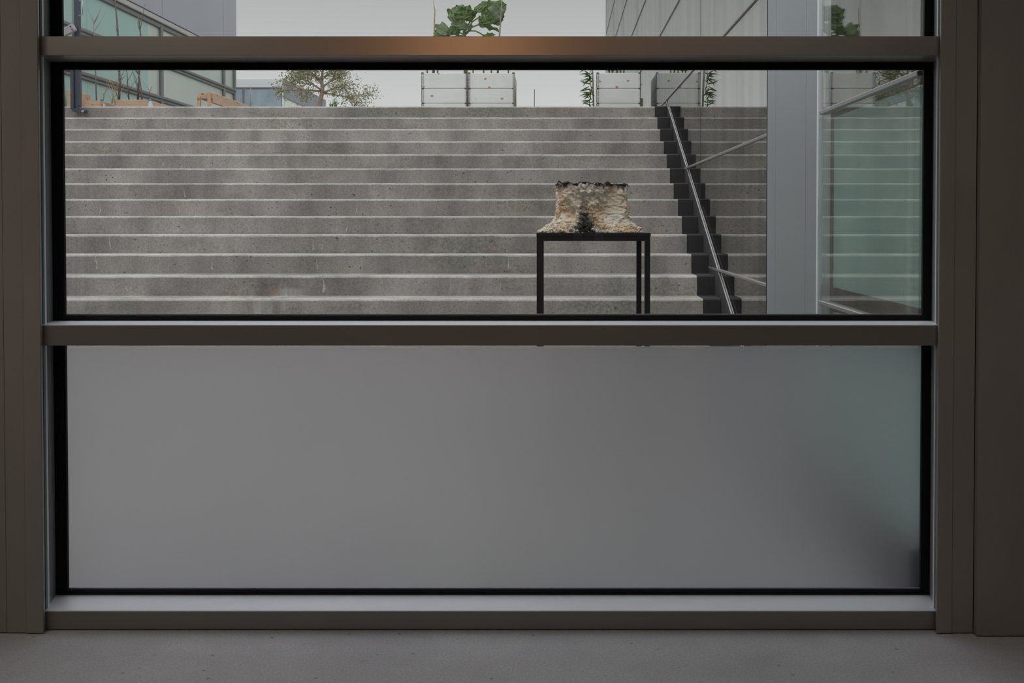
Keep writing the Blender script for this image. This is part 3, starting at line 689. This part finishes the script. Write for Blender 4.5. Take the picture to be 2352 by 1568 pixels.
# ------------------------------------------------------------------ tree
random.seed(21)
YT = 22.5
tree = empty('small_tree', P(734, 262, YT)); tag(tree, 'small sparse-leaved tree with a slim trunk on the terrace', 'tree')
tq = lambda b, n, m: part(b, n, m, tree)
tpt = lambda x, y, dy=0: P(x, y, YT+dy)
tq(B().tube([tpt(732, 262), tpt(734, 242), tpt(738, 222), tpt(741, 205), tpt(739, 185), tpt(741, 160)], [.06, .056, .05, .042, .03, .018], 10), 'trunk', 'bark')
tips = []
def branch(p, d, L, r, depth):
    pts = [p]; q = p.copy(); dd = d.copy()
    for k in range(4):
        dd = (dd+Vector((random.uniform(-1, 1), random.uniform(-1, 1), random.uniform(-.7, .7)))*.22).normalized(); q = q+dd*L/4; pts.append(q.copy())
    tubes.append((pts, [r, r*.85, r*.65, r*.5, r*.3]))
    for k in (2, 3, 4):
        tips.append((pts[k], L*.3))
        if depth > 0:
            for _ in range(2): branch(pts[k], (dd+Vector((random.uniform(-1, 1), random.uniform(-1, 1), random.uniform(-.8, .8)))*.9).normalized(), L*.55, r*.5, depth-1)
for bx, by, tx, ty in ((740, 208, 690, 178), (741, 212, 800, 190), (741, 200, 770, 165), (740, 195, 715, 160), (741, 214, 815, 222), (739, 210, 668, 205), (740, 185, 745, 140), (741, 180, 790, 140), (739, 185, 690, 145)):
    tubes = []; a = tpt(bx, by); b_ = tpt(tx, ty, random.uniform(-.5, .5)); branch(a, (b_-a).normalized(), (b_-a).length*.85, .028, 2)
    bb = B()
    for pts, r in tubes: bb.tube(pts, r, 5)
    tq(bb, 'branch', 'bark')
bm = bmesh.new()
for p, s_ in tips:
    for _ in range(4):
        c_ = p+Vector((random.gauss(0, 1), random.gauss(0, 1), random.gauss(0, 1)))*.10
        d = Vector((random.uniform(-1, 1), random.uniform(-1, 1), random.uniform(-1, 1))).normalized(); u = d.orthogonal().normalized(); L = random.uniform(.035, .06)
        vs = [bm.verts.new(c_), bm.verts.new(c_+d*L*.5+u*L*.32), bm.verts.new(c_+d*L), bm.verts.new(c_+d*L*.5-u*L*.32)]
        bm.faces.new(vs)
me = bpy.data.meshes.new('foliage'); bm.to_mesh(me); bm.free()
o = link('foliage', me, 'treeleaf', tree); o.matrix_parent_inverse = tree.matrix_basis.inverted(); o['kind'] = 'stuff'

# ------------------------------------------------------------------ things at the upper left
YPo = Y0+12*T-.09
post = empty('railing_post', P(172, 262, YPo)); tag(post, 'dark blue-grey steel post bolted to the top step', 'post')
pq = lambda b, n, m: part(b, n, m, post)
pa, pb, pcx = P(162, 200, YPo).x, P(170, 200, YPo).x, P(183, 200, YPo).x
ztop = P(175, -60, YPo).z; zbot = P(175, 251, YPo).z
pq(B().box(pa, pb, YPo-.01, YPo+.06, zbot, P(175, 150, YPo).z).bevel(.003), 'flat_bar', 'darkpost')
pq(B().box(pb+.001, pcx, YPo+.01, YPo+.05, zbot+.03, ztop).bevel(.003), 'upright', 'darkpost')
f0, f1 = P(165, 252, YPo), P(196, 256, YPo)
pq(B().prism([(f0.x, f0.z-.015), (f1.x, f1.z-.02), (f1.x, f1.z+.02), (f0.x+.06, f0.z+.035)], YPo-.012, YPo+.058, 'y').bevel(.003), 'foot_bracket', 'darkpost')
pq(B().tube([(f1.x-.02, YPo-.03, f1.z), (f1.x-.02, YPo-.005, f1.z)], .014, 10), 'bolt', 'trimmetal')
gl0, gl1 = P(183.5, 200, YPo+.2).x, P(190.5, 200, YPo+.2).x
pq(B().box(gl0, gl1, YPo+.02, YPo+.05, P(175, 242, YPo).z, ztop).bevel(.003), 'side_strip', plain('sage_strip', (.22, .30, .275, 1), .5))
h0, h1 = P(183, 36, YPo-.02), P(190, 3, YPo-.02)
pq(B().tube([(h0.x, YPo+.01, h0.z), (h0.x, YPo-.03, h0.z), (h1.x, YPo-.03, h0.z+.01), (h1.x, YPo-.03, h1.z), (h0.x, YPo-.03, h1.z), (h0.x, YPo+.01, h1.z)], .007, 8), 'handle', 'railbar')
a, b_ = P(110, 95, YPo-.06), P(171, 62, YPo-.06)
d = (b_-a).normalized(); up = Vector((-d.z, 0, d.x))
w = .085
hr = B().prism([(a.x-up.x*w/2, a.z-up.z*w/2), (b_.x-up.x*w/2, b_.z-up.z*w/2), (b_.x+up.x*w/2, b_.z+up.z*w/2), (a.x+up.x*w/2, a.z+up.z*w/2)], YPo-.08, YPo-.03, 'y').bevel(.006).build('handrail_beam', 'greybeam')
tag(hr, 'grey timber handrail end fixed across the dark steel post', 'handrail')
for s_ in (.2, -.2):
    c_ = b_-d*.03+up*s_*w
    B().tube([(c_.x, YPo-.086, c_.z), (c_.x, YPo-.079, c_.z)], .007, 8).build('screw', 'black', hr)
# timber beds and the raised trough
def bed(label, p0, p1, ytop, Y, depth, mat='orangewood'):
    a = P(p0, ytop, Y); b_ = P(p1, ytop, Y); r = empty('timber_bed', ((a.x+b_.x)/2, Y, z12)); tag(r, label, 'planter', 'timber beds at the left of the terrace')
    h = (a.z-z12)
    for k in range(1):
        part(B().box(a.x, b_.x, Y, Y+.03, z12, a.z).bevel(.004), 'board', mat, r); part(B().box(a.x, b_.x, Y+depth-.03, Y+depth, z12, a.z).bevel(.004), 'board', mat, r)
        part(B().box(a.x, a.x+.03, Y+.031, Y+depth-.031, z12, a.z).bevel(.004), 'board', mat, r); part(B().box(b_.x-.03, b_.x, Y+.031, Y+depth-.031, z12, a.z).bevel(.004), 'board', mat, r)
    part(B().box(a.x+.031, b_.x-.031, Y+.031, Y+depth-.031, z12, a.z-.02), 'soil', 'soil', r)
bed('orange timber bed half hidden behind the dark post', 152, 164, 206, 12.15, .5)
bed('low timber bed just right of the dark post', 194, 230, 231, 12.3, .5)
bed('long low timber bed under the bare saplings', 262, 338, 229, 12.35, .6)
for k, (px, lab) in enumerate(((234, 'clear plastic bottle between the two low timber beds'), (344, 'clear plastic bottle at the right end of the long timber bed'))):
    Y = 12.4; c_ = P(px, 240, Y); h = .13
    o = empty('plastic_bottle', (c_.x, Y, z12)); tag(o, lab, 'bottle')
    part(B().tube([(c_.x, Y, z12), (c_.x, Y, z12+h), (c_.x, Y, z12+h+.05), (c_.x, Y, z12+h+.06)], [.042, .042, .018, .016], 12), 'body', 'plastic', o)
    part(B().tube([(c_.x, Y, z12+h+.061), (c_.x, Y, z12+h+.08)], [.019, .019], 12), 'cap', plain('blue_cap', (.12, .3, .5, 1), .4), o)
tr = empty('wooden_trough', P(467, 240, 13.0)); tag(tr, 'raised orange wooden trough on legs in front of the pale glass', 'planter')
YR = 13.0; ta, tb_ = P(455, 213, YR), P(477, 226.5, YR)
tn, tl = .03, 1.5
q = lambda b: part(b, 'board', 'orangewood', tr)
q(B().box(ta.x, tb_.x+.06, YR, YR+tn, tb_.z, ta.z).bevel(.004)); q(B().box(ta.x, tb_.x+.06, YR+tl-tn, YR+tl, tb_.z, ta.z).bevel(.004))
q(B().box(ta.x, ta.x+tn, YR+tn+.001, YR+tl-tn-.001, tb_.z, ta.z).bevel(.004)); q(B().box(tb_.x+.03, tb_.x+.06, YR+tn+.001, YR+tl-tn-.001, tb_.z-.05, ta.z+.01).bevel(.004))
q(B().box(ta.x+tn+.001, tb_.x+.029, YR+tn+.001, YR+tl-tn-.001, tb_.z-.0, tb_.z+.02))
for x in (ta.x, tb_.x+.01):
    for y in (YR-.045, YR+tl+.002): part(B().box(x, x+.04, y, y+.04, z12, ta.z+.01 if x > ta.x else tb_.z+.03).bevel(.003), 'leg', 'orangewood', tr)
# bare saplings
random.seed(5)
def sapling(label, pts, r0, Y, twigs=5, mat='stem'):
    r = empty('bare_sapling', P(*pts[0], Y)); tag(r, label, 'sapling', 'bare stems in the timber beds')
    W_ = [P(x, y, Y) for x, y in pts]; n = len(W_)
    part(B().tube(W_, [lerp(r0, r0*.35, k/(n-1)) for k in range(n)], 7), 'stem', mat, r)
    for k in range(twigs):
        i = random.randrange(0, n-1); p = W_[i].lerp(W_[i+1], random.random()); L = random.uniform(.12, .35)
        d = Vector((random.choice((-1, 1))*random.uniform(.2, .7), random.uniform(-.3, .3), 1)).normalized()
        m = p+d*L*.5+Vector((random.uniform(-.02, .02), 0, 0))
        part(B().tube([p, m, p+d*L], [r0*.35, r0*.28, r0*.15], 5), 'twig', mat, r)
YS = 12.55
sapling('tall bare sapling rising highest from the long timber bed', [(273, 240), (275, 190), (271, 80), (269, 50), (266, 20), (263, -10)], .016, YS, 5, 'stem')
sapling('bare sapling with purple twigs at the right of the long bed', [(316, 240), (319, 190), (323, 80), (320, 55), (317, 36)], .014, YS, 6, 'stem')
sapling('thin bare stem between the two tall saplings', [(297, 240), (294, 200), (291, 160), (288, 120)], .009, YS, 4, 'stem')
sapling('thin bent stem right of the purple twigged sapling', [(327, 240), (325, 210), (321, 180), (318, 165)], .011, YS-.05, 3, 'stem')
sapling('thin stem standing at the right end of the long bed', [(340, 238), (343, 215), (349, 198)], .006, YS, 1, 'stem')
sapling('grey thin stem behind the low bed by the dark post', [(222, 240), (216, 75), (213, 36)], .009, YS+.1, 6, 'greywood')
sapling('dry yellow stalk beside the left bottle', [(236, 236), (238, 222), (234, 210)], .008, 12.45, 4, 'drystem')
sapling('dry yellow stalk left of the long timber bed', [(257, 238), (260, 222), (258, 200)], .008, 12.45, 6, 'drystem')
sapling('dry yellow stalk rising in front of the long timber bed', [(265, 240), (262, 225), (267, 212)], .007, 12.3, 5, 'drystem')
sapling('slim stake in front of the far building window', [(576, 262), (575, 196)], .012, 20, 0, 'drystem')
sapling('thin green stem in front of the glass facade end', [(1630, 250), (1629, 207)], .006, 11.9, 2, 'greenstem') if False else None
# a grass tuft right of the tree
tf = empty('grass_tuft', P(768, 262, 20)); tag(tf, 'low grassy tuft right of the slim tree', 'plant')
for k in range(14):
    x = 764+random.uniform(-6, 10); part(B().tube([P(x, 262, 20), P(x+random.uniform(-3, 3), 245, 20), P(x+random.uniform(-6, 8), random.uniform(222, 238), 20)], [.016, .014, .003], 4), 'blade', 'vineleaf', tf)

# ------------------------------------------------------------------ warm spotlight and two added fill panels inside the room
def lamp(label, x, y, col, power, tgt, size, blend=1):
    r = empty('ceiling_spotlight', (x, y, 2.7)); tag(r, label, 'lamp')
    d = (Vector(tgt)-Vector((x, y, 2.5))).normalized()
    part(B().tube([(x, y, 2.699), (x, y, 2.54)], .012, 8), 'rod', 'black', r)
    c_ = Vector((x, y, 2.50)); part(B().tube([c_-d*.10, c_+d*.02], [.05, .06], 14), 'shade', 'black', r)
    em = NT('lamp_disc'); e_ = em.n('ShaderNodeEmission'); e_.inputs[0].default_value = (*col, 1); e_.inputs[1].default_value = 12; em.l(e_.outputs[0], em.out.inputs[0])
    part(B().tube([c_+d*.021, c_+d*.025], [.045, .045], 14), 'bulb', em.m, r)
    ld = bpy.data.lights.new('spot', 'SPOT'); ld.color = col; ld.energy = power; ld.spot_size = math.radians(size); ld.spot_blend = blend; ld.shadow_soft_size = .05
    lo = bpy.data.objects.new('lamp_light', ld); C.objects.link(lo); lo.location = c_+d*.05
    lo.rotation_euler = d.to_track_quat('-Z', 'Y').to_euler(); lo.parent = r; lo.matrix_parent_inverse = r.matrix_basis.inverted()
m0 = P(1085, 105, ZW); sdir = Vector((m0.x, -(ZW), (m0.z-E))); kk = (2.5-m0.z)/sdir.z
lampp = m0+sdir*kk
lamp('warm ceiling spotlight behind the viewer', lampp.x, max(lampp.y, -4.8), (1, .52, .25), 30, (m0.x, ZW, m0.z), 40)
def fill_panel(label, x, y, w, d, col, power):  # added panels that brighten the frame faces and the floor
    r = empty('added_fill_panel', (x, y, 2.7)); tag(r, label, 'lamp')
    part(B().box(x-w/2-.02, x+w/2+.02, y-d/2-.02, y+d/2+.02, 2.655, 2.699).bevel(.004), 'housing', 'ltrimlight', r)
    em = NT('panel_glow'); e_ = em.n('ShaderNodeEmission'); e_.inputs[0].default_value = (*col, 1); e_.inputs[1].default_value = power; em.l(e_.outputs[0], em.out.inputs[0])
    part(B().box(x-w/2, x+w/2, y-d/2, y+d/2, 2.650, 2.654), 'diffuser', em.m, r)
fill_panel('long added fill light on the ceiling at the left of the room', -2.2, 1.45, 1.4, .35, (1, .92, .84), 6.5)
fill_panel('long added fill light on the ceiling at the right of the room', 1.0, 1.45, 1.4, .35, (1, .92, .84), 3.5)
